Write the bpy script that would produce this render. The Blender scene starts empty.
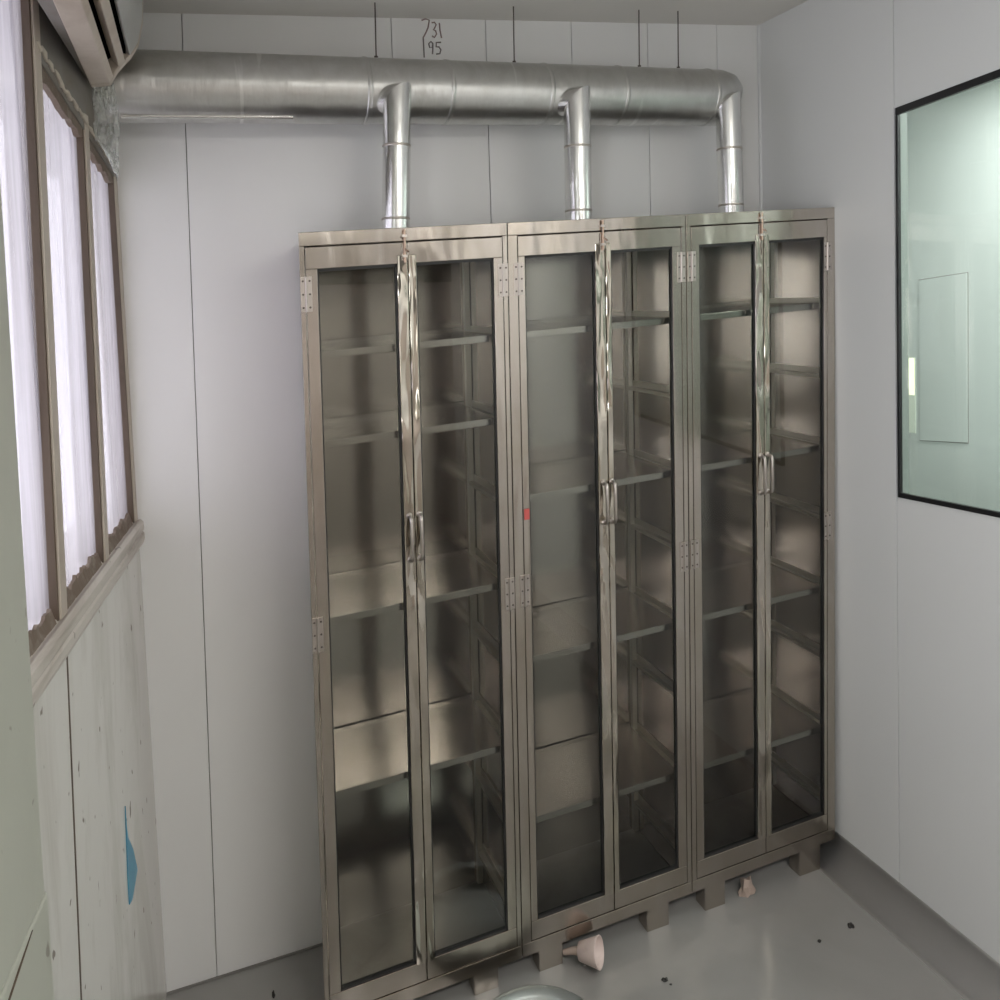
import bpy, bmesh, math, random
from mathutils import Vector, Matrix
random.seed(7)
S = bpy.context.scene
COL = S.collection

# ------------------------------------------------------------------ materials
def nodes(name):
    m = bpy.data.materials.new(name); m.use_nodes = True
    nt = m.node_tree; b = nt.nodes['Principled BSDF']
    return m, nt, b
def N(nt, kind, **kw):
    n = nt.nodes.new(kind)
    for k, v in kw.items(): setattr(n, k, v)
    return n
def coord(nt, scale=(1, 1, 1), rot=(0, 0, 0)):
    tc = N(nt, 'ShaderNodeTexCoord'); mp = N(nt, 'ShaderNodeMapping')
    mp.inputs['Scale'].default_value = scale; mp.inputs['Rotation'].default_value = rot
    nt.links.new(tc.outputs['Object'], mp.inputs['Vector'])
    return mp.outputs['Vector']
def noise(nt, vec, scale, detail=4, rough=.55, dist=0.):
    n = N(nt, 'ShaderNodeTexNoise')
    n.inputs['Scale'].default_value = scale; n.inputs['Detail'].default_value = detail
    n.inputs['Roughness'].default_value = rough; n.inputs['Distortion'].default_value = dist
    nt.links.new(vec, n.inputs['Vector'])
    return n.outputs['Fac']
def ramp(nt, fac, stops):
    r = N(nt, 'ShaderNodeValToRGB')
    el = r.color_ramp.elements
    while len(el) < len(stops): el.new(.5)
    for e, (p, c) in zip(el, stops):
        e.position = p; e.color = (c, c, c, 1) if isinstance(c, (int, float)) else (*c, 1)
    nt.links.new(fac, r.inputs['Fac'])
    return r.outputs['Color']
def mix(nt, fac, a, b, mode='MIX'):
    m = N(nt, 'ShaderNodeMix', data_type='RGBA', blend_type=mode)
    for sock, v in ((m.inputs[0], fac), (m.inputs[6], a), (m.inputs[7], b)):
        if hasattr(v, 'is_linked'): nt.links.new(v, sock)
        elif isinstance(v, (int, float)): sock.default_value = v
        else: sock.default_value = (*v, 1)
    return m.outputs[2]
def bump(nt, b, h, strength, dist=.01, prev=None):
    bp = N(nt, 'ShaderNodeBump'); bp.inputs['Strength'].default_value = strength; bp.inputs['Distance'].default_value = dist
    nt.links.new(h, bp.inputs['Height'])
    if prev is not None: nt.links.new(prev, bp.inputs['Normal'])
    nt.links.new(bp.outputs['Normal'], b.inputs['Normal'])
    return bp.outputs['Normal']

def plain(name, col, rough=.5, metal=0., spec=.5):
    m, nt, b = nodes(name)
    b.inputs['Base Color'].default_value = (*col, 1); b.inputs['Roughness'].default_value = rough
    b.inputs['Metallic'].default_value = metal; b.inputs['Specular IOR Level'].default_value = spec
    return m
def paint(name, col, dirt=(.5, .48, .43), amount=.3, rough=.35, scale=3., stretch=(1, 1, .35), bump_s=.05, specks=0.):
    m, nt, b = nodes(name)
    v = coord(nt, stretch)
    f = noise(nt, v, scale, 6, .65, .6)
    k = ramp(nt, f, [(.48, 0.), (.78, amount)])
    c = mix(nt, k, col, dirt)
    if specks:
        f2 = noise(nt, coord(nt, (1, 1, .6)), 42, 2, .5, .2)
        k2 = ramp(nt, f2, [(.70, 0.), (.74, specks)])
        c = mix(nt, k2, c, (.16, .13, .10))
    nt.links.new(c, b.inputs['Base Color'])
    b.inputs['Roughness'].default_value = rough
    if bump_s: bump(nt, b, noise(nt, coord(nt), 5, 3), bump_s, .02)
    return m
def steel(name, col, rough, wave=.25, wscale=5., wstretch=(1, 1, .35), stain=.25, staincol=(.30, .24, .18), grain=.02):
    m, nt, b = nodes(name)
    b.inputs['Metallic'].default_value = 1.
    f = noise(nt, coord(nt, (1, 1, .4)), 7, 6, .6, .8)
    c = mix(nt, ramp(nt, f, [(.42, 0.), (.75, stain)]), col, staincol)
    nt.links.new(c, b.inputs['Base Color'])
    fine = noise(nt, coord(nt, (260, 260, 6)), 1, 2, .6)
    r = N(nt, 'ShaderNodeMapRange'); r.inputs[3].default_value = rough * .75; r.inputs[4].default_value = rough * 1.35
    nt.links.new(noise(nt, coord(nt, (1, 1, .5)), 9, 4, .6), r.inputs[0]); nt.links.new(r.outputs[0], b.inputs['Roughness'])
    n1 = bump(nt, b, noise(nt, coord(nt, wstretch), wscale, 2, .45, .5), wave, .03)
    if grain: bump(nt, b, fine, grain, .002, n1)
    return m

M = {}
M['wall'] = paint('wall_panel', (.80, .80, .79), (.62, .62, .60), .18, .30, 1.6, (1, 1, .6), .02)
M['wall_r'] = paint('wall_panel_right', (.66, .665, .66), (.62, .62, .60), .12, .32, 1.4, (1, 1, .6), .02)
M['joint'] = plain('panel_joint', (.36, .35, .33), .8)
M['ceiling'] = paint('ceiling_paint', (.72, .70, .66), (.6, .58, .54), .15, .6, 2)
M['left'] = paint('left_wall_paint', (.70, .69, .65), (.40, .37, .31), .75, .22, 5, (1, 1, .25), .05, .8)
M['pier'] = paint('pier_paint', (.44, .45, .39), (.34, .33, .28), .6, .45, 3, (1, 1, .2), .04, .6)
M['lintel'] = paint('lintel_plaster', (.22, .205, .185), (.18, .14, .10), .8, .8, 9, (1, 1, 1), .2, .5)
M['sill'] = paint('sill_paint', (.58, .54, .49), (.28, .235, .19), .9, .5, 6, (.8, .5, 4), .1, .6)
M['beige'] = paint('window_frame_paint', (.50, .44, .37), (.30, .23, .17), .6, .45, 6, (1, 1, .2), .05)
M['brown'] = paint('window_reveal_dirt', (.10, .07, .048), (.05, .035, .025), .7, .6, 8, (1, 1, .3), .1)
M['foam'] = paint('sealant_foam', (.17, .13, .10), (.32, .29, .25), .8, .9, 30, (1, 1, 1), .5)
M['foam_pale'] = paint('sealant_foam_pale', (.55, .50, .42), (.3, .25, .2), .7, .9, 30, (1, 1, 1), .5)
M['steel'] = steel('cabinet_frame_steel', (.48, .435, .39), .22, .25, 6, (1.5, 1, .5), .5, (.30, .26, .19))
M['mirror'] = steel('polished_stile_steel', (.56, .51, .45), .10, 1., 9, (1.6, 1, .4), .5, (.26, .26, .16), .01)
M['inner'] = steel('cabinet_panel_steel', (.46, .405, .38), .16, .07, 2.0, (1, 1, .7), .25, (.40, .33, .29), 0)
M['shelf'] = steel('shelf_steel', (.46, .41, .385), .22, .06, 3, (1, 1, 1), .3, (.42, .36, .31), 0)
M['shade_dirt'] = steel('shade_dirt_steel', (.20, .185, .175), .35, .1, 3, (1, 1, 1), .5, (.10, .09, .08), 0)  # steel darkened for shade inside the cabinet head and for a dirty floor panel
M['under'] = plain('underside_shade', (.03, .028, .026), .8)  # near-black colour deepens the shade beneath the cabinets
M['cove'] = paint('epoxy_cove', (.42, .41, .395), (.33, .32, .30), .4, .28, 3, (1, 1, 1), .03)
M['rail'] = steel('shelf_support_steel', (.60, .55, .50), .38, .0, 3, (1, 1, 1), .2, (.35, .28, .24), 0)
M['hinge'] = steel('hinge_steel', (.52, .475, .44), .32, .05, 10, (1, 1, 1), .3, (.42, .36, .31), 0)
M['brass'] = plain('bolt_brass', (.50, .37, .29), .35, 1.)
M['screw'] = plain('screw_dark', (.12, .10, .09), .5, .6)
M['gasket'] = plain('rubber_gasket', (.012, .012, .012), .5)
M['red'] = plain('red_tape', (.55, .10, .09), .5)
M['chrome'] = steel('basin_steel', (.40, .43, .415), .45, .05, 4, (1, 1, 1), .1, (.5, .5, .5), 0)
M['black'] = plain('window_black_frame', (.010, .010, .011), .35)
M['ac'] = paint('yellowed_plastic', (.53, .46, .385), (.34, .26, .20), .8, .4, 7, (1, 1, 1), .02)
M['ac_cover'] = paint('grey_plastic_cover', (.46, .46, .44), (.36, .34, .31), .3, .3, 5, (1, 1, 1), .02)
M['dark'] = plain('slot_shade', (.004, .004, .004), 1., 0., 0.)
M['pink'] = paint('pale_pink_plastic', (.70, .58, .54), (.5, .4, .36), .4, .45, 40, (1, 1, 1), 0)
M['chip'] = plain('dark_debris', (.03, .028, .026), .8)
M['ink'] = plain('marker_ink', (.20, .18, .17), .7)
M['ink_red'] = plain('faded_red_marker_ink', (.27, .20, .19), .7)
M['blue'] = paint('blue_tape', (.02, .25, .42), (.03, .36, .44), .6, .3, 25, (1, 1, 1), 0)
M['grey_card'] = plain('brown_scrap', (.42, .33, .28), .7)
M['far'] = paint('next_room_wall', (.78, .81, .79), (.7, .72, .7), .2, .35, 2, (1, 1, .6), .02)

def duct_mat():
    m, nt, b = nodes('foil_duct')
    b.inputs['Metallic'].default_value = 1.
    f = noise(nt, coord(nt, (1.5, 1, 1)), 9, 6, .7, 1.)
    c0 = mix(nt, ramp(nt, f, [(.4, 0.), (.8, .5)]), (.64, .64, .62), (.42, .41, .38))
    sc = ramp(nt, noise(nt, coord(nt, (22, 2.2, 2.2), (.2, .35, .5)), 1, 2, .5, .3), [(.66, 0.), (.70, .55)])
    nt.links.new(mix(nt, sc, c0, (.88, .88, .86)), b.inputs['Base Color'])
    # pale scuffs running round the wrap
    f2 = noise(nt, coord(nt, (34, 3, 3), (0, .25, .3)), 1, 3, .6, .4)
    r = N(nt, 'ShaderNodeMapRange'); r.inputs[3].default_value = .22; r.inputs[4].default_value = .46
    nt.links.new(f2, r.inputs[0]); nt.links.new(r.outputs[0], b.inputs['Roughness'])
    n1 = bump(nt, b, noise(nt, coord(nt, (6, 2, 2)), 3, 3, .6, .3), .25, .012)
    bump(nt, b, noise(nt, coord(nt, (60, 10, 10)), 1.5, 3, .7), .10, .004, n1)
    return m
M['duct'] = duct_mat()
M['duct_v'] = steel('foil_branch', (.80, .80, .78), .20, .12, 8, (1, 1, .6), .15, (.5, .5, .48), .02)

def floor_mat():
    m, nt, b = nodes('epoxy_floor')
    f = noise(nt, coord(nt), 2.2, 6, .6, .5)
    nt.links.new(mix(nt, ramp(nt, f, [(.35, 0.), (.75, .6)]), (.31, .303, .29), (.24, .233, .222)), b.inputs['Base Color'])
    r = N(nt, 'ShaderNodeMapRange'); r.inputs[3].default_value = .07; r.inputs[4].default_value = .22
    nt.links.new(noise(nt, coord(nt), 6, 5, .6), r.inputs[0]); nt.links.new(r.outputs[0], b.inputs['Roughness'])
    bump(nt, b, noise(nt, coord(nt), 3, 2), .04, .02)
    return m
M['floor'] = floor_mat()

def glass_mat(name, tint, refl=1.0, ior=1.5, dust=0., dustcol=(.8, .8, .8), stretch=(1, 1, 1), dscale=4):
    m = bpy.data.materials.new(name); m.use_nodes = True; nt = m.node_tree; nt.nodes.clear()
    out = N(nt, 'ShaderNodeOutputMaterial'); tr = N(nt, 'ShaderNodeBsdfTransparent'); gl = N(nt, 'ShaderNodeBsdfGlossy')
    tr.inputs['Color'].default_value = (*tint, 1); gl.inputs['Roughness'].default_value = .015
    gl.inputs['Color'].default_value = (refl, refl, refl, 1)
    fr = N(nt, 'ShaderNodeFresnel'); fr.inputs['IOR'].default_value = ior
    mx = N(nt, 'ShaderNodeMixShader')
    geo = N(nt, 'ShaderNodeNewGeometry'); fm = N(nt, 'ShaderNodeMath', operation='MULTIPLY'); iv = N(nt, 'ShaderNodeMath', operation='SUBTRACT')
    iv.inputs[0].default_value = 1.; nt.links.new(geo.outputs['Backfacing'], iv.inputs[1])
    nt.links.new(fr.outputs[0], fm.inputs[0]); nt.links.new(iv.outputs[0], fm.inputs[1])
    nt.links.new(fm.outputs[0], mx.inputs[0]); nt.links.new(tr.outputs[0], mx.inputs[1]); nt.links.new(gl.outputs[0], mx.inputs[2])
    last = mx.outputs[0]
    if dust:
        d = N(nt, 'ShaderNodeBsdfDiffuse'); d.inputs['Color'].default_value = (*dustcol, 1)
        t = N(nt, 'ShaderNodeBsdfTranslucent'); t.inputs['Color'].default_value = (*dustcol, 1)
        a = N(nt, 'ShaderNodeMixShader'); nt.links.new(d.outputs[0], a.inputs[1]); nt.links.new(t.outputs[0], a.inputs[2])
        f = noise(nt, coord(nt, stretch), dscale, 4, .6, .3)
        mx2 = N(nt, 'ShaderNodeMixShader')
        nt.links.new(ramp(nt, f, [(.3, dust * .35), (.75, dust)]), mx2.inputs[0])
        nt.links.new(last, mx2.inputs[1]); nt.links.new(a.outputs[0], mx2.inputs[2]); last = mx2.outputs[0]
    nt.links.new(last, out.inputs['Surface'])
    return m
M['pane'] = glass_mat('cabinet_glass', (.84, .865, .845), 1, 1.5)
M['winpane'] = glass_mat('dusty_window_glass', (.54, .53, .56), 1, 1.45, .55, (.60, .58, .62), (13, 13, .9), 1)
M['clearpane'] = glass_mat('clear_window_glass', (.95, .96, .97), 1, 1.45)
M['green'] = glass_mat('greenish_glass', (.945, .98, .962), 1, 1.5)
M['film'] = glass_mat('clear_plastic_film', (.95, .96, .95), 1, 1.6, .45, (.93, .94, .92), (1, 1, 1), 30)

def emit(name, col, s):
    m, nt, b = nodes(name)
    b.inputs['Base Color'].default_value = (*col, 1)
    b.inputs['Emission Color'].default_value = (*col, 1); b.inputs['Emission Strength'].default_value = s
    return m

# ------------------------------------------------------------------ mesh builder
class MB:
    def __init__(s, xf=None): s.v = []; s.f = []; s.sm = []; s.xf = xf
    def add(s, verts, faces, smooth=False):
        o = len(s.v); s.v += [tuple(p) for p in verts]; s.f += [tuple(i + o for i in f) for f in faces]; s.sm += [smooth] * len(faces)
        return s
    def hexa(s, p):   # 8 corners: bottom ring 0-3, top ring 4-7
        return s.add(p, [(3, 2, 1, 0), (4, 5, 6, 7), (0, 1, 5, 4), (1, 2, 6, 5), (2, 3, 7, 6), (3, 0, 4, 7)])
    def box(s, x0, x1, y0, y1, z0, z1):
        return s.hexa([(x0, y0, z0), (x1, y0, z0), (x1, y1, z0), (x0, y1, z0), (x0, y0, z1), (x1, y0, z1), (x1, y1, z1), (x0, y1, z1)])
    def gridbox(s, x0, x1, y0, y1, z0, z1, nx=1, nz=1):
        for i in range(nx):
            for j in range(nz):
                a, b = x0 + (x1 - x0) * i / nx, x0 + (x1 - x0) * (i + 1) / nx
                c, d = z0 + (z1 - z0) * j / nz, z0 + (z1 - z0) * (j + 1) / nz
                s.box(a, b, y0, y1, c, d)
        return s
    def tube(s, pts, r, n=12, caps=True, smooth=True):
        pts = [Vector(p) for p in pts]; rs = r if isinstance(r, (list, tuple)) else [r] * len(pts)
        up = None; rings = []
        for i, p in enumerate(pts):
            t = (pts[min(i + 1, len(pts) - 1)] - pts[max(i - 1, 0)]).normalized()
            if up is None:
                up = Vector((0, 0, 1)) if abs(t.z) < .9 else Vector((0, 1, 0))
            a = t.cross(up).normalized(); up = a.cross(t).normalized()
            rings.append([p + rs[i] * (math.cos(2 * math.pi * k / n) * a + math.sin(2 * math.pi * k / n) * up) for k in range(n)])
        vs = [q for rg in rings for q in rg]; fs = []
        for i in range(len(pts) - 1):
            for k in range(n):
                fs.append((i * n + k, i * n + (k + 1) % n, (i + 1) * n + (k + 1) % n, (i + 1) * n + k))
        s.add(vs, fs, smooth)
        if caps:
            s.add(rings[0], [tuple(range(n - 1, -1, -1))]); s.add(rings[-1], [tuple(range(n))])
        return s
    def lathe(s, prof, c=(0, 0, 0), axis=Vector((0, 0, 1)), n=32):
        axis = Vector(axis).normalized(); a = axis.orthogonal().normalized(); b = axis.cross(a); c = Vector(c)
        vs = [c + axis * h + r * (math.cos(2 * math.pi * k / n) * a + math.sin(2 * math.pi * k / n) * b) for r, h in prof for k in range(n)]
        fs = [(i * n + k, i * n + (k + 1) % n, (i + 1) * n + (k + 1) % n, (i + 1) * n + k) for i in range(len(prof) - 1) for k in range(n)]
        return s.add(vs, fs, True)
    def extrude(s, poly, f0, f1):   # poly of 2D points, f(pt) -> 3D
        n = len(poly)
        return s.add([f0(p) for p in poly] + [f1(p) for p in poly],
                     [tuple(range(n - 1, -1, -1)), tuple(range(n, 2 * n))] + [(i, (i + 1) % n, n + (i + 1) % n, n + i) for i in range(n)])
    def build(s, name, mat, parent=None, bevel=0., root=None):
        vs = [s.xf(*p) for p in s.v] if s.xf else s.v
        r = root if root is not None else parent
        while r is not None and r.parent is not None: r = r.parent
        off = Vector(r.location) if r is not None else Vector((0, 0, 0))
        me = bpy.data.meshes.new(name)
        me.from_pydata([tuple(Vector(p) - off) for p in vs], [], s.f)
        me.polygons.foreach_set('use_smooth', s.sm); me.update()
        bm = bmesh.new(); bm.from_mesh(me); bmesh.ops.recalc_face_normals(bm, faces=bm.faces); bm.to_mesh(me); bm.free()
        me.materials.append(M[mat] if isinstance(mat, str) else mat)
        o = bpy.data.objects.new(name, me); COL.objects.link(o)
        if parent is not None: o.parent = parent
        if bevel:
            b = o.modifiers.new('bevel', 'BEVEL'); b.width = bevel; b.segments = 2; b.limit_method = 'ANGLE'
        return o
def thing(name, label, cat, loc=(0, 0, 0), group=None):
    o = bpy.data.objects.new(name, None); o.empty_display_size = .1; COL.objects.link(o); o.location = loc
    return tag(o, label, cat, group)
def tag(o, label, cat, group=None):
    o['label'] = label; o['category'] = cat
    if group: o['group'] = group
    return o
def struct(o, label=None):
    o['kind'] = 'structure'
    if label: o['label'] = label
    return o

# ------------------------------------------------------------------ the room
D = .323                      # back wall
XR = 1.530                    # right wall
K = .13                       # the window wall is not square to the back wall
NN = math.hypot(1, K)
def LW(s, h, z):              # s along the window wall from the back corner, h out into the room
    return (-.385 - K / NN * s + h / NN, .323 - s / NN - K / NN * h, z)
def ceil_z(x): return 2.507 + .0708 * (x - .07)

struct(MB().box(-1.6, XR, -3.7, D, -.08, 0).build('floor', 'floor'), 'glossy grey epoxy floor')
cm = MB(); zc = ceil_z
cm.hexa([(-1.6, -3.7, zc(-1.6)), (1.62, -3.7, zc(1.62)), (1.62, D + .1, zc(1.62)), (-1.6, D + .1, zc(-1.6)),
         (-1.6, -3.7, zc(-1.6) + .1), (1.62, -3.7, zc(1.62) + .1), (1.62, D + .1, zc(1.62) + .1), (-1.6, D + .1, zc(-1.6) + .1)])
struct(cm.build('ceiling', 'ceiling'), 'plain off-white ceiling')

# back wall: insulated panels with narrow joints, over a dark core
b = MB(); g = .0010
seams = [-.75, -.245, .302, .575, .845, 1.105, 1.36, 1.66]
for a, c in zip(seams, seams[1:]):
    lean = lambda x, z: x + (.018 * (z - 1) if x < 0 else .006 * (z - 1))
    b.hexa([(lean(a + g, 0), D, 0), (lean(c - g, 0), D, 0), (c - g, D + .05, 0), (a + g, D + .05, 0),
            (lean(a + g, 2.65), D, 2.65), (lean(c - g, 2.65), D, 2.65), (c - g, D + .05, 2.65), (a + g, D + .05, 2.65)])
wb = struct(b.build('wall_back', 'wall', bevel=.001), 'white panel wall behind the cabinets')
struct(MB().box(-.8, 1.7, D + .012, D + .09, -.08, 2.75).build('panel_core', 'joint', wb))
# thin grey strip along the foot of the back wall
struct(MB().box(-.5, XR, D - .004, D + .002, 0, .006).build('baseboard_back', plain('floor_joint_grey', (.22, .21, .2), .6)))

# right wall with the opening for the fixed window
WY0, WY1 = -.2205, -1.15
def wz1(y): return 2.222 + .075 * (WY0 - y)
def wz0(y): return 1.180 + .055 * (WY0 - y)
r = MB(); T = .034
r.box(XR, XR + T, WY0 + .0075 + g, D + .02, 0, 2.75)
r.hexa([(XR, WY1, 0), (XR + T, WY1, 0), (XR + T, WY0 + .0075 - g, 0), (XR, WY0 + .0075 - g, 0),
        (XR, WY1, wz0(WY1)), (XR + T, WY1, wz0(WY1)), (XR + T, WY0 + .0075 - g, wz0(WY0)), (XR, WY0 + .0075 - g, wz0(WY0))])
r.hexa([(XR, WY1, wz1(WY1)), (XR + T, WY1, wz1(WY1)), (XR + T, WY0 + .0075 - g, wz1(WY0)), (XR, WY0 + .0075 - g, wz1(WY0)),
        (XR, WY1, 2.75), (XR + T, WY1, 2.75), (XR + T, WY0 + .0075 - g, 2.75), (XR, WY0 + .0075 - g, 2.75)])
r.box(XR, XR + T, -2.4, WY1 - g, 0, 2.75); r.box(XR, XR + T, -3.7, -2.4 - g, 0, 2.75)
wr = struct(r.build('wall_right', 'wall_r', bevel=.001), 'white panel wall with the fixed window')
struct(MB().box(XR + .012, XR + T - .006, WY0, WY0 + .02, 0, 2.7).build('panel_core', 'joint', wr))
# corner bead between back and right wall
struct(MB().tube([(XR - .004, D - .004, 0), (XR + .002, D - .004, 2.66)], .007, 10).build('trim_1', 'wall_r'), 'white corner bead')
# coved skirting
cv = MB(); R0 = .085; prof = [(XR - R0 + R0 * math.sin(t), R0 - R0 * math.cos(t)) for t in [i * math.pi / 2 / 10 for i in range(11)]]
prof += [(XR + .01, R0), (XR + .01, -.01), (XR - R0, -.01)]
cv.extrude(prof, lambda p: (p[0], D, p[1]), lambda p: (p[0], -3.7, p[1]))
bb = cv.build('baseboard_right', 'cove'); struct(bb, 'grey coved skirting under the white wall')
for p in bb.data.polygons: p.use_smooth = len(p.vertices) == 4
# rear wall behind the viewpoint
struct(MB().box(-1.6, 1.62, -3.78, -3.7, 0, 1.88).build('wall_rear', paint('rear_wall', (.50, .45, .42), (.36, .33, .30), .3, .5)))
struct(MB().box(-1.6, 1.62, -3.78, -3.66, 1.88, 2.75).build('added_rear_dark_band', paint('rear_dark_band', (.09, .085, .08), (.06, .055, .05), .3, .6)))  # unseen dark band, added to be reflected in the upper cabinet panels

# window wall -------------------------------------------------------
W0, WSILL = -.012, 1.235
def lw_box(m, s0, s1, h0, h1, z0, z1, lean=0.):
    f = lambda s, z: s + (1.26 - z) * lean
    return m.hexa([LW(f(s0, z0), h1, z0), LW(f(s1, z0), h1, z0), LW(f(s1, z0), h0, z0), LW(f(s0, z0), h0, z0),
                   LW(f(s0, z1), h1, z1), LW(f(s1, z1), h1, z1), LW(f(s1, z1), h0, z1), LW(f(s0, z1), h0, z1)])
m = MB()
lw_box(m, -.3, 1.6, -.14, 0, 0, 1.19); lw_box(m, 1.604, 2.8, -.14, 0, 0, 1.19); lw_box(m, 2.804, 4.3, -.14, 0, 0, 1.19)
wl = struct(m.build('wall_left', 'left', bevel=.002), 'dirty off-white wall below the windows')
m = MB(); lw_box(m, .621, .6275, -.005, .0008, .25, 1.182, .08); struct(m.build('panel_joint', 'brown', wl))
def head(s): return 2.072 + .225 * s + (.26 if s > .585 else 0)   # the nearest bay goes up higher
def lintel(s0, s1, h0, h1, dz0=0., dz1=None, mat='lintel', name='lintel', parent=None, rag=0., n=1):
    m = MB()
    for i in range(n):
        a, c = s0 + (s1 - s0) * i / n, s0 + (s1 - s0) * (i + 1) / n
        ja, jc = [random.uniform(-rag, rag) for _ in range(2)] if rag else (0, 0)
        if i and rag: ja = last
        last = jc
        top = (lambda s: 2.75) if dz1 is None else (lambda s: head(s) + dz1)
        m.hexa([LW(a, h1, head(a) + dz0 + ja), LW(c, h1, head(c) + dz0 + jc), LW(c, h0, head(c) + dz0 + jc), LW(a, h0, head(a) + dz0 + ja),
                LW(a, h1, top(a)), LW(c, h1, top(c)), LW(c, h0, top(c)), LW(a, h0, top(a))])
    return m.build(name, mat, parent)
struct(lintel(-.3, .585, -.14, 0, parent=wl)); struct(lintel(.5851, 1.0, -.14, 0, parent=wl))
m = MB(); lw_box(m, -.3, -.001, -.14, -.002, 1.19, 2.2); struct(m.build('jamb', 'lintel', wl))
# pier between the window bay and the added one, standing proud of the wall
m = MB(); lw_box(m, .990, 1.55, -.14, .060, 1.0, 2.75, .02); lw_box(m, .985, 1.55, -.14, .060, 0, 1.0)
pr = struct(m.build('wall_pier', 'pier', bevel=.006), 'grey-green painted pier beside the windows')
m = MB(); m.tube([LW(1.052, .0605, .995), LW(1.10, .0605, .987), LW(1.16, .0605, .975)], [.0006, .0016, .0016], 6); struct(m.build('crack', 'brown', pr))
# unseen second bay nearer to the viewpoint, added to let in fill light
m = MB(); lw_box(m, 1.55, 4.3, -.14, 0, 2.2, 2.75); lw_box(m, 3.5, 4.3, -.14, 0, 1.19, 2.2); lw_box(m, 1.55, 1.75, -.14, 0, 1.19, 2.2)
struct(m.build('wall_window_side', 'left', wl))

# window sill
m = MB()
prof = [(-.14, 1.188), (.000, 1.188), (.010, 1.180), (.013, 1.190), (.013, 1.205), (.009, 1.209), (.013, 1.214), (.013, 1.232), (.006, 1.240), (-.002, 1.238), (-.006, 1.244), (-.14, 1.250)]
m.extrude(prof, lambda p: LW(-.02, p[0], p[1]), lambda p: LW(3.6, p[0], p[1]))
struct(m.build('trim_2', 'sill', bevel=.0015), 'stained off-white window sill')

# window with three panes in view
win = bpy.data.objects.new('window_1', None); COL.objects.link(win); win.location = LW(.45, 0, 1.24)
struct(win, 'old brown framed window with three white lit panes')
LEAN = .06
m = MB()
lw_box(m, .0, .030, -.05, 0, 1.24, 2.10)
for a, c in ((.309, .338), (.616, .650)): lw_box(m, a, c, -.014, .002, 1.24, head(a if a < .6 else .7) + .03, LEAN)
m.build('frame', 'beige', win, .0015)
m = MB()
for a, c in ((.309, .343), (.616, .656)): lw_box(m, a + .003, c, -.05, -.002, 1.24, head(a if a < .6 else .7) + .03, LEAN)
lw_box(m, .020, .036, -.05, -.002, 1.24, 2.10, .005)
m.build('reveal', 'brown', win, .001)
for a, c in ((.03, .33), (.33, .64), (.64, 1.1)):
    m = MB(); lw_box(m, a, c, -.019, -.015, 1.24, head(c) + .06, 0)
    p = m.build('pane', 'winpane', win)
# ragged sealant along the sill and the head
for a, c in ((.045, .312), (.352, .618), (.664, .992)):
    m = MB(); n = 60; hz = [.020 + .011 * random.random() + .004 * math.sin(i * .45 + a * 9) for i in range(n + 1)]
    for i in range(n):
        s0, s1 = a + (c - a) * i / n, a + (c - a) * (i + 1) / n
        m.hexa([LW(s0, -.002, 1.236), LW(s1, -.002, 1.236), LW(s1, -.0148, 1.236), LW(s0, -.0148, 1.236),
                LW(s0, -.009, 1.24 + hz[i]), LW(s1, -.009, 1.24 + hz[i + 1]), LW(s1, -.0148, 1.24 + hz[i + 1]), LW(s0, -.0148, 1.24 + hz[i])])
    m.build('sealant', 'foam', win)
o = lintel(.0, .58, -.014, -.003, -.022, .02, 'foam', 'sealant', win, .006, 40)
m = MB(); pts = [LW(.05 + .53 * i / 44, .002, head(.05 + .53 * i / 44) + .018 + random.uniform(-.006, .006)) for i in range(45)]
m.tube(pts, [random.uniform(.002, .006) for _ in pts], 6); m.build('sealant', 'foam_pale', win)

# unseen window of the added bay behind the pier, there for its light
w2 = bpy.data.objects.new('unseen_fill_window', None); COL.objects.link(w2); w2.location = LW(2.6, 0, 1.24); struct(w2)
m = MB()
for s0 in (1.75, 2.31, 2.88, 3.46): lw_box(m, s0, s0 + .04, -.05, 0, 1.24, 2.2)
lw_box(m, 1.75, 3.5, -.05, 0, 1.22, 1.26); lw_box(m, 1.75, 3.5, -.05, 0, 2.17, 2.21); m.build('frame', 'beige', w2)
m = MB(); lw_box(m, 1.76, 3.49, -.030, -.026, 1.24, 2.2); m.build('pane', 'clearpane', w2)

# handwriting on the back wall
def strokes(lst, mat, name):
    m = MB()
    for st in lst: m.tube([(x, D - .0006, z) for x, z in st], .0021, 6)
    return struct(m.build(name, mat, wb))
def glyph(ch, x, z, w, h):
    G = {'7': [[(0, .9), (.5, 1), (1, .95), (.8, .55), (.45, .25), (.1, 0)]],
         '3': [[(.1, .95), (.6, 1), (.9, .85), (.55, .6), (.35, .52), (.75, .45), (.9, .25), (.5, .02), (.05, .1)]],
         '1': [[(.4, 1), (.5, .5), (.75, 0)]], 'l': [[(.4, 1.), (.45, .0)]],
         '9': [[(.85, .85), (.5, 1), (.1, .8), (.25, .5), (.7, .5), (.85, .85), (.8, .4), (.7, 0)]],
         '5': [[(.95, 1), (.2, .95), (.15, .6), (.6, .62), (.9, .4), (.7, .08), (.1, .02)]]}
    return [[(x + a * w, z + b_ * h) for a, b_ in st] for st in G[ch]]
strokes(glyph('7', .397, 2.478, .022, .052) + glyph('3', .424, 2.481, .016, .042) + glyph('1', .442, 2.482, .014, .040), 'ink_red', 'handwriting')
strokes(glyph('l', .395, 2.425, .012, .052) + glyph('9', .413, 2.436, .016, .034) + glyph('5', .433, 2.436, .018, .034), 'ink', 'handwriting')

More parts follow.
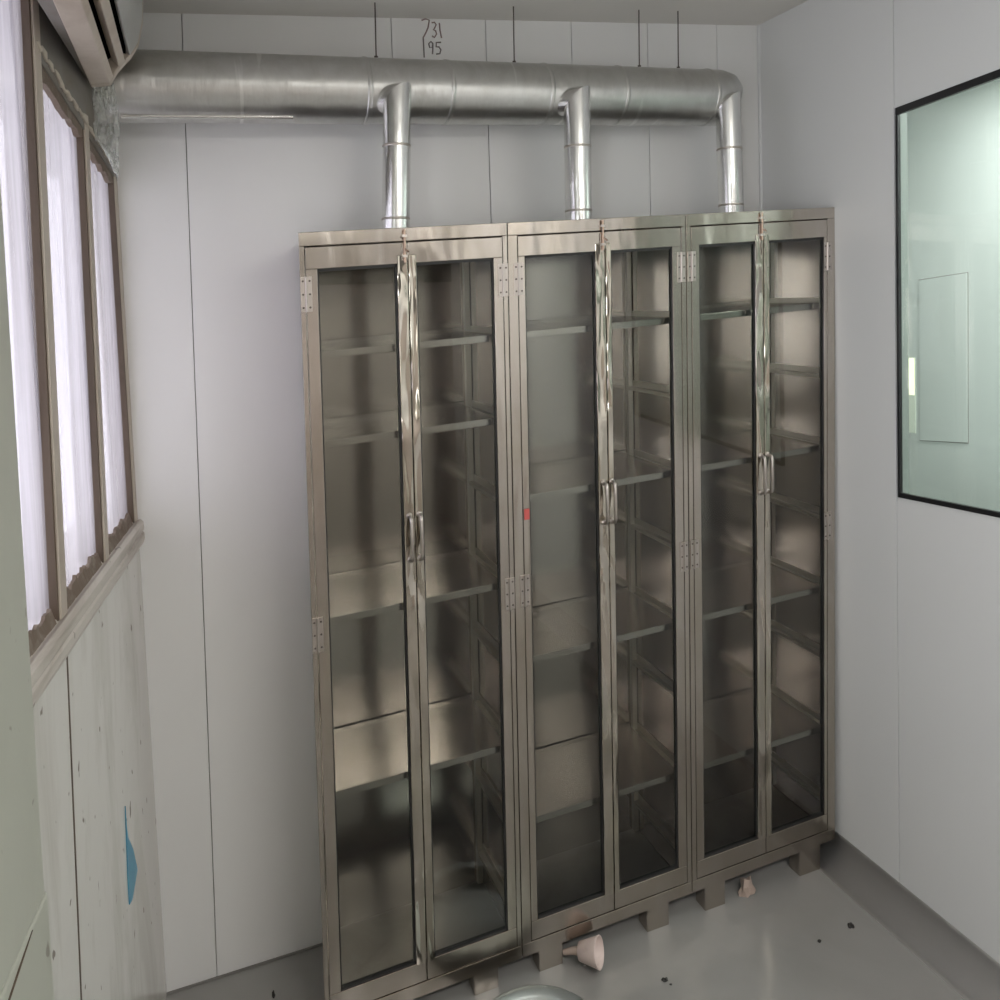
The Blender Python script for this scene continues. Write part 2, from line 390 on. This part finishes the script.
# ------------------------------------------------------------------ fixed window in the right wall and the room beyond
fw = bpy.data.objects.new('window_3', None); COL.objects.link(fw); fw.location = (XR, -.7, 1.7); struct(fw, 'black framed fixed window with greenish glass')
fr = MB(); t = .013; tt = .019; ts = .007
def wy(y, dz0, dz1, x0, x1): return None
fr.hexa([(XR - .004, WY1, wz0(WY1)), (XR + .007, WY1, wz0(WY1)), (XR + .007, WY0, wz0(WY0)), (XR - .004, WY0, wz0(WY0)),
         (XR - .004, WY1, wz0(WY1) + t), (XR + .007, WY1, wz0(WY1) + t), (XR + .007, WY0, wz0(WY0) + t), (XR - .004, WY0, wz0(WY0) + t)])
fr.hexa([(XR - .004, WY1, wz1(WY1) - tt), (XR + .007, WY1, wz1(WY1) - tt), (XR + .007, WY0, wz1(WY0) - tt), (XR - .004, WY0, wz1(WY0) - tt),
         (XR - .004, WY1, wz1(WY1)), (XR + .007, WY1, wz1(WY1)), (XR + .007, WY0, wz1(WY0)), (XR - .004, WY0, wz1(WY0))])
for y in (WY0, WY1 + ts):
    fr.box(XR - .004, XR + .007, y - ts, y, wz0(y) + t, wz1(y) - tt)
fr.build('frame', 'black', fw, .001)
m = MB(); m.hexa([(XR + .004, WY1 + ts, wz0(WY1) + t), (XR + .010, WY1 + ts, wz0(WY1) + t), (XR + .010, WY0 - ts, wz0(WY0) + t), (XR + .004, WY0 - ts, wz0(WY0) + t),
         (XR + .004, WY1 + ts, wz1(WY1) - tt), (XR + .010, WY1 + ts, wz1(WY1) - tt), (XR + .010, WY0 - ts, wz1(WY0) - tt), (XR + .004, WY0 - ts, wz1(WY0) - tt)])
m.build('pane', 'green', fw)
m = MB(); q = .006
m.box(XR + .0075, XR + T, WY0 - .004, WY0 + .001, wz0(WY0), wz1(WY0)); m.build('reveal', paint('grey_reveal', (.30, .33, .31), (.25, .27, .26), .2), fw)
# next room
XF = 2.30
nb = MB(); nb.box(XF, XF + .06, -2.2, 1.2, 0, 2.6)
wf = struct(nb.build('wall_beyond', 'far'), 'pale wall of the next room seen through the window')
nb = MB(); nb.box(XR + T, XF, 1.2, 1.26, 0, 2.6); nb.box(XR + T, XF, -2.26, -2.2, 0, 2.6); nb.box(XR + .02, XR + T, D + .02, 1.26, 0, 2.6); struct(nb.build('wall_beyond_side', 'far'))
struct(MB().box(XR + T, XF, -2.2, 1.2, -.08, 0).build('floor_beyond', 'floor'))
struct(MB().box(XR + T, XF, -2.2, 1.2, 2.42, 2.5).build('ceiling_beyond', 'far'))
HA = [(.3850, 1.164, 1.770), (.1820, 1.186, 1.790)]    # the hatch hangs a little out of level
def hatch(x0, x1, e):
    (ya, a0, a1), (yb, b0, b1) = HA
    return MB().hexa([(x0, ya - e, a0 + e), (x1, ya - e, a0 + e), (x1, yb + e, b0 + e), (x0, yb + e, b0 + e), (x0, ya - e, a1 - e), (x1, ya - e, a1 - e), (x1, yb + e, b1 - e), (x0, yb + e, b1 - e)])
dj = struct(hatch(XF - .0015, XF + .002, 0).build('door_1', 'joint'), 'small flush hatch in the wall of the next room')
hatch(XF - .005, XF, .003).build('hatch_panel', 'far', dj, .001)
w4 = struct(MB().box(XF - .004, XF, .402, .470, 1.19, 1.475).build('window_4', emit('greenish_lit_glass', (.50, .54, .46), .35)), 'slim lit window of the next room')
MB().box(XF - .005, XF - .0035, .404, .468, 1.335, 1.475).build('pane', emit('pale_yellow_lit_glass', (.95, .93, .70), .8), w4)

# ------------------------------------------------------------------ cabinets
def CM(x, y, z):              # cabinets stand slightly out of true: heads rise a little, sides lean a little
    zt = 1.92 + .0445 * x; zb = .047 + .0225 * x
    Z = z * zb / .066 if z < .066 else zb + (z - .066) / (1.95 - .066) * (zt - zb)
    if x < .1: x += .135 * max(y, 0) * (1 - max(x, 0) / .1)   # outer side folds in towards the back
    return (x + .014 * (Z - 1), y, Z)
LEV = [1.675, 1.466, 1.256, 1.045, .832, .622, .404, .178]
DEP = .298
def cabinet(label, c0, c1, gl, a0, a1, split, b0, b1, dr, shelves, feet, extra=None):
    root = thing('glass_door_cabinet', label, 'cabinet', CM((c0 + c1) / 2, .15, 0), 'steel glass-door cabinets in a row')
    B = lambda: MB(CM)
    w = .0012
    # carcass: sides, top, bottom and the front frame
    m = B()
    m.box(c0, c0 + w * 2, .012, DEP, .072, 1.945); m.box(c1 - w * 2, c1, .012, DEP, .072, 1.945)
    m.build('carcass', 'inner', root)
    m = B()
    m.box(c0, c1, 0, .014, 1.9185, 1.950); m.box(c0, c1, 0, .014, .066, .1005)
    m.box(c0, gl - .0015, 0, .014, .1005, 1.9185); m.box(dr + .0015, c1, 0, .014, .1005, 1.9185)
    m.build('front_frame', 'steel', root, .0012)
    B().box(c0, c1, .0145, DEP, 1.9455, 1.950).build('top_panel', 'shade_dirt', root)  # darkened so the back panel reflects a black band at the head
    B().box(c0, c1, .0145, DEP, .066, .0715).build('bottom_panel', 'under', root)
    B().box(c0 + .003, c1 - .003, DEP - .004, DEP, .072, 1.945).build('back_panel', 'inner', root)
    B().box(c0 + .003, c1 - .003, .022, DEP - .004, .0725, .0755).build('floor_panel', 'shade_dirt', root)
    for x in (c0 + .004, c1 - .020):
        m = B(); m.box(x, x + .016, DEP - .020, DEP - .0045, .076, 1.944); m.build('corner_post', 'rail', root, .001)
    for z in LEV:
        for sx, x in ((1, c0 + .0026), (-1, c1 - .0026)):
            m = B(); m.box(min(x, x + sx * .017), max(x, x + sx * .017), .035, DEP - .021, z - .0040, z - .0020)
            m.box(min(x, x + sx * .002), max(x, x + sx * .002), .035, DEP - .021, z - .002, z + .016)
            m.box(min(x + sx * .015, x + sx * .017), max(x + sx * .015, x + sx * .017), .035, DEP - .021, z - .012, z - .004)
            m.build('shelf_support', 'rail', root)
    for i in shelves:
        z = LEV[i]; m = B(); x0, x1 = c0 + .021, c1 - .021
        m.box(x0, x1, .032, DEP - .008, z, z + .0018)
        m.box(x0, x1, .030, .032, z - .016, z + .0018); m.box(x0, x1, .030, .046, z - .016, z - .0145)
        m.box(x0, x1, DEP - .010, DEP - .008, z, z + .014)
        m.build('shelf', 'shelf', root, .0006)
    for fx0, fx1 in feet:
        m = B(); m.box(fx0, fx1, .004, .050, 0, .066); m.build('foot', 'steel', root, .0015)
        m = B(); m.box(fx0, fx1, DEP - .055, DEP - .010, 0, .066); m.build('foot', 'steel', root, .0015)
    # doors
    for side, (x0, x1, g0, g1) in enumerate(((gl, split - .001, a0, a1), (split + .001, dr, b0, b1))):
        zt, zb, g1z, g0z = 1.9155, .1035, 1.866, .153
        m = B(); y1 = .020
        m.box(x0, x1, 0, y1, g1z, zt); m.box(x0, x1, 0, y1, zb, g0z)
        hz = side == 0
        if side == 0: m.box(x0, g0, 0, y1, g0z, g1z)
        else: m.box(g1, x1, 0, y1, g0z, g1z)
        door = m.build('door', 'steel', root, .0012)
        m = B()
        if side == 0: m.box(g1, x1, -.0015, y1, g0z - .004, g1z + .02)
        else: m.box(x0, g0, -.0015, y1, g0z - .004, g1z + .02)
        m.build('meeting_stile', 'mirror', door, .002)
        m = B(); k = .0042
        m.box(g0, g0 + k * .6, .003, .012, g0z, g1z); m.box(g1 - k, g1, .003, .012, g0z, g1z)
        m.box(g0, g1, .003, .012, g0z, g0z + k * 1.5); m.box(g0, g1, .003, .012, g1z - k * 1.5, g1z)
        m.build('gasket', 'gasket', door)
        B().box(g0, g1, .0062, .0088, g0z, g1z).build('pane', 'pane', door)
        # bar handle
        hx = (g1 + x1) / 2 if side == 0 else (x0 + g0) / 2
        m = B(); m.tube([(hx, -.002, 1.160), (hx, -.018, 1.163), (hx, -.021, 1.172), (hx, -.021, 1.254), (hx, -.018, 1.263), (hx, -.002, 1.266)], .0046, 10)
        m.lathe([(.0075, 0), (.0075, -.003), (.002, -.0035)], (hx, -.0015, 1.160), (0, 1, 0), 12)
        m.lathe([(.0075, 0), (.0075, -.003), (.002, -.0035)], (hx, -.0015, 1.266), (0, 1, 0), 12)
        m.build('handle', 'hinge', door)
        # hinges: two leaves, a knuckle and screws
        ex = x0 if side == 0 else x1
        for hz0 in (1.770, .985):
            l0, l1 = ex - .012, ex + .013
            m = B(); m.box(l0, ex - .001, -.0018, 0, hz0, hz0 + .080); m.box(ex + .001, l1, -.0018, 0, hz0, hz0 + .080)
            m.tube([(ex, -.003, hz0), (ex, -.003, hz0 + .080)], .0030, 8)
            k0 = len(m.f)
            for q in (.010, .040, .070):
                for xx in (l0 + .005, l1 - .005): m.lathe([(.0024, 0), (.0024, -.0008), (0.0001, -.001)], (xx, -.0018, hz0 + q), (0, 1, 0), 8)
            hg = m.build('hinge', 'hinge', door); hg.data.materials.append(M['screw'])
            for p in hg.data.polygons:
                if p.index >= k0: p.material_index = 1
    # sliding bolt at the head of the meeting stiles
    lx = split - .008
    m = B(); m.box(lx - .007, lx + .008, -.003, -.0015, 1.872, 1.912); lt = m.build('latch', 'steel', root, .0008)
    m = B(); m.tube([(lx, -.006, 1.868), (lx, -.006, 1.945)], .0028, 8); m.tube([(lx, -.006, 1.90), (lx + .006, -.016, 1.892)], .0026, 8)
    m.build('bolt', 'brass', lt)
    B().box(lx - .006, lx + .006, -.009, -.0015, 1.880, 1.886).build('keeper', 'hinge', lt)
    B().box(lx - .006, lx + .006, -.009, -.0005, 1.927, 1.933).build('keeper', 'hinge', lt)
    if extra: extra(root, B)
    return root
cabinet('steel glass-door cabinet nearest the window wall, with shelves unevenly spaced', -.016, .4855, -.003, .0235, .207, .2335, .254, .449, .4725, (0, 1, 3, 5), ((.010, .075), (.356, .421)))
def redmark(root, B):
    m = B(); m.box(.5165, .5300, -.0025, -.0005, 1.205, 1.232); m.build('tape', 'red', root)
cabinet('steel glass-door cabinet standing between two others, with a red mark on its stile', .4875, 1.0035, .514, .532, .728, .757, .774, .961, .988, (0, 2, 4, 6), ((.535, .603), (.860, .930)), redmark)
cabinet('steel glass-door cabinet in the corner against the white wall with the greenish window', 1.0055, 1.518, 1.0215, 1.046, 1.232, 1.260, 1.280, 1.477, 1.488, (0, 2, 4, 6), ((1.050, 1.118), (1.386, 1.464)))

# ------------------------------------------------------------------ exhaust duct
def ax(x): return 2.287 + .040 * x
DY = .212; RD = .0815
dk = thing('exhaust_duct', 'silver foil exhaust duct running above the cabinets with three branches', 'duct', (.5, DY, ax(.5)))
path = [(-.50, DY, ax(-.50))] + [(x, DY, ax(x)) for x in (-.2, .1, .4, .7, 1.0, 1.24)]
rr = [RD] * len(path)
path += [(1.285, DY, ax(1.28)), (1.315, DY - .002, ax(1.3) - .002), (1.335, DY - .004, ax(1.3) - .006), (1.345, DY - .005, ax(1.3) - .010)]
rr += [RD * .99, RD * .90, RD * .68, RD * .30]
m = MB(); m.tube(path, rr, 40); m.build('main_pipe', 'duct', dk)
def ring(x, r0=.0018, wd=.006):
    m = MB(); z = ax(x); m.tube([(x - wd, DY, z), (x - wd * .8, DY, z), (x + wd * .8, DY, z), (x + wd, DY, z)], [RD, RD + r0, RD + r0, RD], 40, False); m.build('joint_band', 'duct', dk)
for x in (.205, .42, .70, .93, 1.235): ring(x)
m = MB(); m.tube([(-.36, DY - .034, ax(-.36) - .0745), (.02, DY - .034, ax(.02) - .0745)], .0055, 8); m.build('seam_tape', 'duct_v', dk)
def mitre(m, p0, p1, p2, r, n=32):   # two straight lengths meeting in a mitred elbow at p1
    p0, p1, p2 = Vector(p0), Vector(p1), Vector(p2); t1 = (p1 - p0).normalized(); t2 = (p2 - p1).normalized(); nrm = (t1 + t2).normalized()
    up = Vector((0, 1, 0)); rings = []
    for t, q in ((t1, p0), (t2, p2)):
        a = up.cross(t).normalized(); b = t.cross(a)
        off = [r * (math.cos(2 * math.pi * k / n) * a + math.sin(2 * math.pi * k / n) * b) for k in range(n)]
        cut = []
        for o in off:
            w = q + o; cut.append(w + t * ((p1 - w).dot(nrm) / t.dot(nrm)))
        vs = [q + o for o in off] + cut
        m.add(vs, [(k, (k + 1) % n, n + (k + 1) % n, n + k) for k in range(n)], True)
for bx0, bx1, r_ in ((.270, .252, .0345), (.768, .7625, .0365), (1.258, 1.262, .0365)):
    y = .130 if bx0 < 1.2 else .150; z0 = CM(bx1 + .045, 0, 1.95)[2] + .004; zt = ax(bx0) - .036
    e = .018 if bx0 > 1.2 else 0
    X = lambda z: bx1 + (bx0 - bx1) * (z - z0) / (zt - z0) + e
    m = MB(); mitre(m, (X(z0), y, z0), (X(zt), y, zt), (X(zt) - .085, y + .125, zt + .010), r_); bpipe = m.build('branch_pipe', 'duct_v', dk)
    for zz in (z0 + .026, 2.135 + .03 * bx0):
        m = MB(); m.tube([(X(zz), y, zz - .003), (X(zz), y, zz - .002), (X(zz), y, zz + .002), (X(zz), y, zz + .003)], [r_, r_ + .001, r_ + .001, r_], 28, False); m.build('clamp', 'rail', bpipe)
for x in (.240, .622, 1.015, 1.148):
    m = MB(); m.tube([(x + .003, DY, ceil_z(x) + .005), (x, DY, ax(x) + RD - .004)], .0019, 8)
    m.lathe([(.0001, 0), (.005, .001), (.005, .007), (.0001, .008)], (x, DY, ax(x) + RD), (0, 0, 1), 8); m.build('hanger_rod', 'screw', dk)

# crumpled clear plastic where the duct meets the window wall
m = MB(); nx, nz = 12, 20; vs = []
LE = ((.0030, 2.250), (.0025, 2.185), (.0030, 2.130), (.020, 2.105), (.038, 2.060)); RE = ((.046, 2.250), (.054, 2.180), (.048, 2.110), (.047, 2.075), (.044, 2.045))
for j in range(nz + 1):
    t = j / nz * 4; q = min(3, int(t)); t -= q
    l = [LE[q][k] + (LE[q + 1][k] - LE[q][k]) * t for k in (0, 1)]; r_ = [RE[q][k] + (RE[q + 1][k] - RE[q][k]) * t for k in (0, 1)]
    for i in range(nx + 1):
        u = i / nx
        vs.append(LW(.212 + random.uniform(-.004, .010), l[0] + (r_[0] - l[0]) * u + random.uniform(0, .002), l[1] + (r_[1] - l[1]) * u + random.uniform(-.003, .003)))
fs = [(j * (nx + 1) + i, j * (nx + 1) + i + 1, (j + 1) * (nx + 1) + i + 1, (j + 1) * (nx + 1) + i) for j in range(nz) for i in range(nx)]
m.add(vs, fs); ps = m.build('plastic_sheet', 'film'); tag(ps, 'crumpled clear plastic sheet round the duct end above the farthest window pane', 'sheet')
sd = ps.modifiers.new('solid', 'SOLIDIFY'); sd.thickness = .0008

# ------------------------------------------------------------------ air conditioner over the windows
ac = thing('air_conditioner', 'yellowed wall air conditioner with two dark louvre slots, above the windows', 'air conditioner', (-.40, -.3, 2.24))
Y0, Y1 = .060, -.85
def ext(poly, name, mat, y0=Y0, y1=Y1, bev=.002):
    m = MB(); m.extrude(poly, lambda p: (p[0], y0, p[1]), lambda p: (p[0], y1, p[1])); return m.build(name, mat, ac, bev)
ext([(-.408, 2.234), (-.370, 2.240), (-.3620, 2.254), (-.378, 2.272), (-.408, 2.272)], 'bottom_plate', 'ac')
ext([(-.3500, 2.2735), (-.3375, 2.2885), (-.3495, 2.3005), (-.364, 2.287)], 'vane', 'ac')
ext([(-.408, 2.2735), (-.3805, 2.2735), (-.376, 2.284), (-.354, 2.3045), (-.336, 2.3035), (-.332, 2.47), (-.408, 2.47)], 'air_outlet', 'dark', bev=0)  # solid black block painted in for the shade inside the slots
ext([(-.3280, 2.300), (-.311, 2.328), (-.300, 2.377), (-.297, 2.42), (-.300, 2.475), (-.32, 2.492), (-.408, 2.492), (-.408, 2.4715), (-.331, 2.4715), (-.334, 2.306)], 'front_cover', 'ac_cover')
ext([(-.408, 2.234), (-.370, 2.240), (-.356, 2.266), (-.340, 2.286), (-.327, 2.300), (-.311, 2.328), (-.300, 2.377), (-.297, 2.42), (-.300, 2.475), (-.32, 2.492), (-.408, 2.492)], 'side_panel', 'ac', .086, Y0 + .0005, .003)
m = MB(); zz0, zz1 = 2.25, 2.48
pa, pb = LW(.245, .001, 0), LW(1.17, .061, 0)
m.hexa([(-.4085, .08, zz0), (pa[0], pa[1], zz0), (pb[0] + .02, Y1, zz0), (-.4085, Y1, zz0), (-.4085, .08, zz1), (pa[0], pa[1], zz1), (pb[0] + .02, Y1, zz1), (-.4085, Y1, zz1)])
m.build('mounting_plate', 'lintel', ac)

# ------------------------------------------------------------------ things on the floor and the walls
fn = thing('plastic_funnel', 'pale pink plastic cone lying beside a foot of the middle cabinet', 'funnel', (.655, -.03, 0))
axis = Vector((.72, -.65, .20)).normalized(); c = Vector((.628, -.020, .040))
m = MB(); m.lathe([(.012, -.004), (.022, 0), (.036, .050), (.0375, .054), (.035, .054), (.033, .050), (.019, .006), (.0001, .005)], c, axis, 28); m.build('cone', 'pink', fn)
m = MB(); m.tube([c - axis * .045 + Vector((0, 0, -.006)), c - axis * .02, c + axis * .002], [.007, .009, .012], 12); m.build('stem', 'grey_card', fn)
def chip(label, x, y, r, cat='debris', mat='chip', st=(1, 1, .5), name='debris_chip'):
    bm = bmesh.new(); bmesh.ops.create_icosphere(bm, subdivisions=2, radius=r)
    for v in bm.verts:
        k = 1 + random.uniform(-.35, .35); v.co = Vector((v.co.x * st[0] * k, v.co.y * st[1] * k, max(v.co.z * st[2] * k, -r * .3)))
    lo = min(v.co.z for v in bm.verts)
    for v in bm.verts: v.co.z -= lo
    me = bpy.data.meshes.new(name); bm.to_mesh(me); bm.free(); me.materials.append(M[mat])
    o = bpy.data.objects.new(name, me); COL.objects.link(o); o.location = (x, y, 0)
    return tag(o, label, cat, 'bits of dirt on the floor')
chip('black speck on the floor in front of the middle cabinet', .806, -.146, .0065, st=(1.2, .9, .6))
chip('tiny black speck beside a bigger one, in front of the middle cabinet', .812, -.163, .003)
chip('black crumb on the grey floor near the coved skirting', 1.366, -.200, .0085, st=(1, 1, .8))
chip('small dark crumb on the floor before the corner cabinet', 1.252, -.206, .005)
chip('dark thin sliver on the floor beside the window-side cabinet', -.130, .205, .011, st=(.3, .45, 1.3))
sc = chip('crumpled brown scrap on the floor under the corner cabinet', 1.185, .012, .030, 'scrap', 'grey_card', (.75, .6, 1.35), 'paper_scrap'); del sc['group']
# strip of blue tape on the window wall
pts = [(.306, .695), (.303, .640), (.296, .617), (.262, .569), (.232, .500), (.296, .478), (.322, .486), (.322, .545), (.312, .633)]
m = MB(); m.extrude(pts, lambda p: LW(p[0], .0004, p[1]), lambda p: LW(p[0], .002, p[1]))
tag(m.build('tape_scrap', 'blue'), 'torn blue tape stuck low on the wall under the windows', 'tape')
# round steel basin at the lower edge of the view
cx, cy, zt, RS = .417, -.232, .050, .165
st = thing('steel_basin', 'shallow round polished steel basin on the floor in front of the window-side cabinet', 'basin', (cx, cy, 0))
m = MB(); m.lathe([(.0001, 0), (RS * .72, 0), (RS * .76, .004), (RS * .84, zt - .014), (RS * .97, zt - .010), (RS * .99, zt - .007), (RS, zt - .003), (RS * .985, zt), (RS * .95, zt - .001),
                   (RS * .865, zt - .005), (RS * .84, zt - .009), (RS * .74, .007), (RS * .70, .003), (.0001, .0025)], (cx, cy, 0), (0, 0, 1), 72); m.build('bowl', 'chrome', st)
m = MB(); m.tube([(cx + RS * .985 * math.cos(i * math.pi / 36), cy + RS * .985 * math.sin(i * math.pi / 36), zt - .004) for i in range(73)], .0045, 8, False); m.build('rolled_rim', 'chrome', st)

# ------------------------------------------------------------------ light
w = bpy.data.worlds.new('daylight'); S.world = w; w.use_nodes = True
bg = w.node_tree.nodes['Background']; bg.inputs['Color'].default_value = (.95, .97, 1.0, 1); bg.inputs['Strength'].default_value = 8.0
def area(name, loc, rot, sx, sy, power, col=(1, 1, 1), portal=False):
    l = bpy.data.lights.new(name, 'AREA'); l.shape = 'RECTANGLE'; l.size = sx; l.size_y = sy; l.energy = power; l.color = col
    if portal: l.cycles.is_portal = True
    o = bpy.data.objects.new(name, l); COL.objects.link(o); o.location = loc; o.rotation_euler = rot; return o
yaw = -math.atan(K)
def portal(name, s, z, sx, sz):
    o = area(name, LW(s, -.16, z), (0, 0, 0), sx, sz, 1, portal=True)
    n = Vector((1 / NN, -K / NN, 0)); o.rotation_euler = n.to_track_quat('-Z', 'Y').to_euler()
portal('daylight_bay', .5, 1.75, 1.05, 1.1); portal('daylight_added_bay', 2.6, 1.72, 1.75, 1.0)
area('unseen_fill', (.75, -2.3, 2.50), (0, 0, 0), 1.2, .3, 26, (1, .97, .92))  # unseen fill light added overhead behind the camera, no fixture
area('next_room_fill', (1.95, -.6, 2.41), (0, 0, 0), 0.3, 1.2, 11, (.98, 1, .98))  # unseen fill light added to brighten the next room

# ------------------------------------------------------------------ camera
cd = bpy.data.cameras.new('camera'); cam = bpy.data.objects.new('camera', cd); COL.objects.link(cam)
cd.sensor_fit = 'HORIZONTAL'; cd.sensor_width = 36; cd.lens = 28.8; cd.shift_x = .0003; cd.shift_y = -.15861; cd.clip_start = .02
rx, ry, rz = -.0560, .0346, -.3681
Rm = Matrix.Rotation(rz, 3, 'Z') @ Matrix.Rotation(rx, 3, 'X') @ Matrix.Rotation(ry, 3, 'Y')
X, Y, Z = Rm.col[0], Rm.col[1], Rm.col[2]
cam.matrix_world = Matrix(((X[0], Z[0], -Y[0], -.2384), (X[1], Z[1], -Y[1], -1.8357), (X[2], Z[2], -Y[2], 1.7611), (0, 0, 0, 1)))
S.camera = cam
S.view_settings.view_transform = 'Standard'; S.view_settings.look = 'None'; S.view_settings.gamma = 1; S.view_settings.use_curve_mapping = False
S.view_settings.exposure = 0.35
S.cycles.use_denoising = True; S.cycles.max_bounces = 14; S.cycles.transparent_max_bounces = 24; S.cycles.glossy_bounces = 8; S.cycles.diffuse_bounces = 6
S.cycles.sample_clamp_indirect = 6
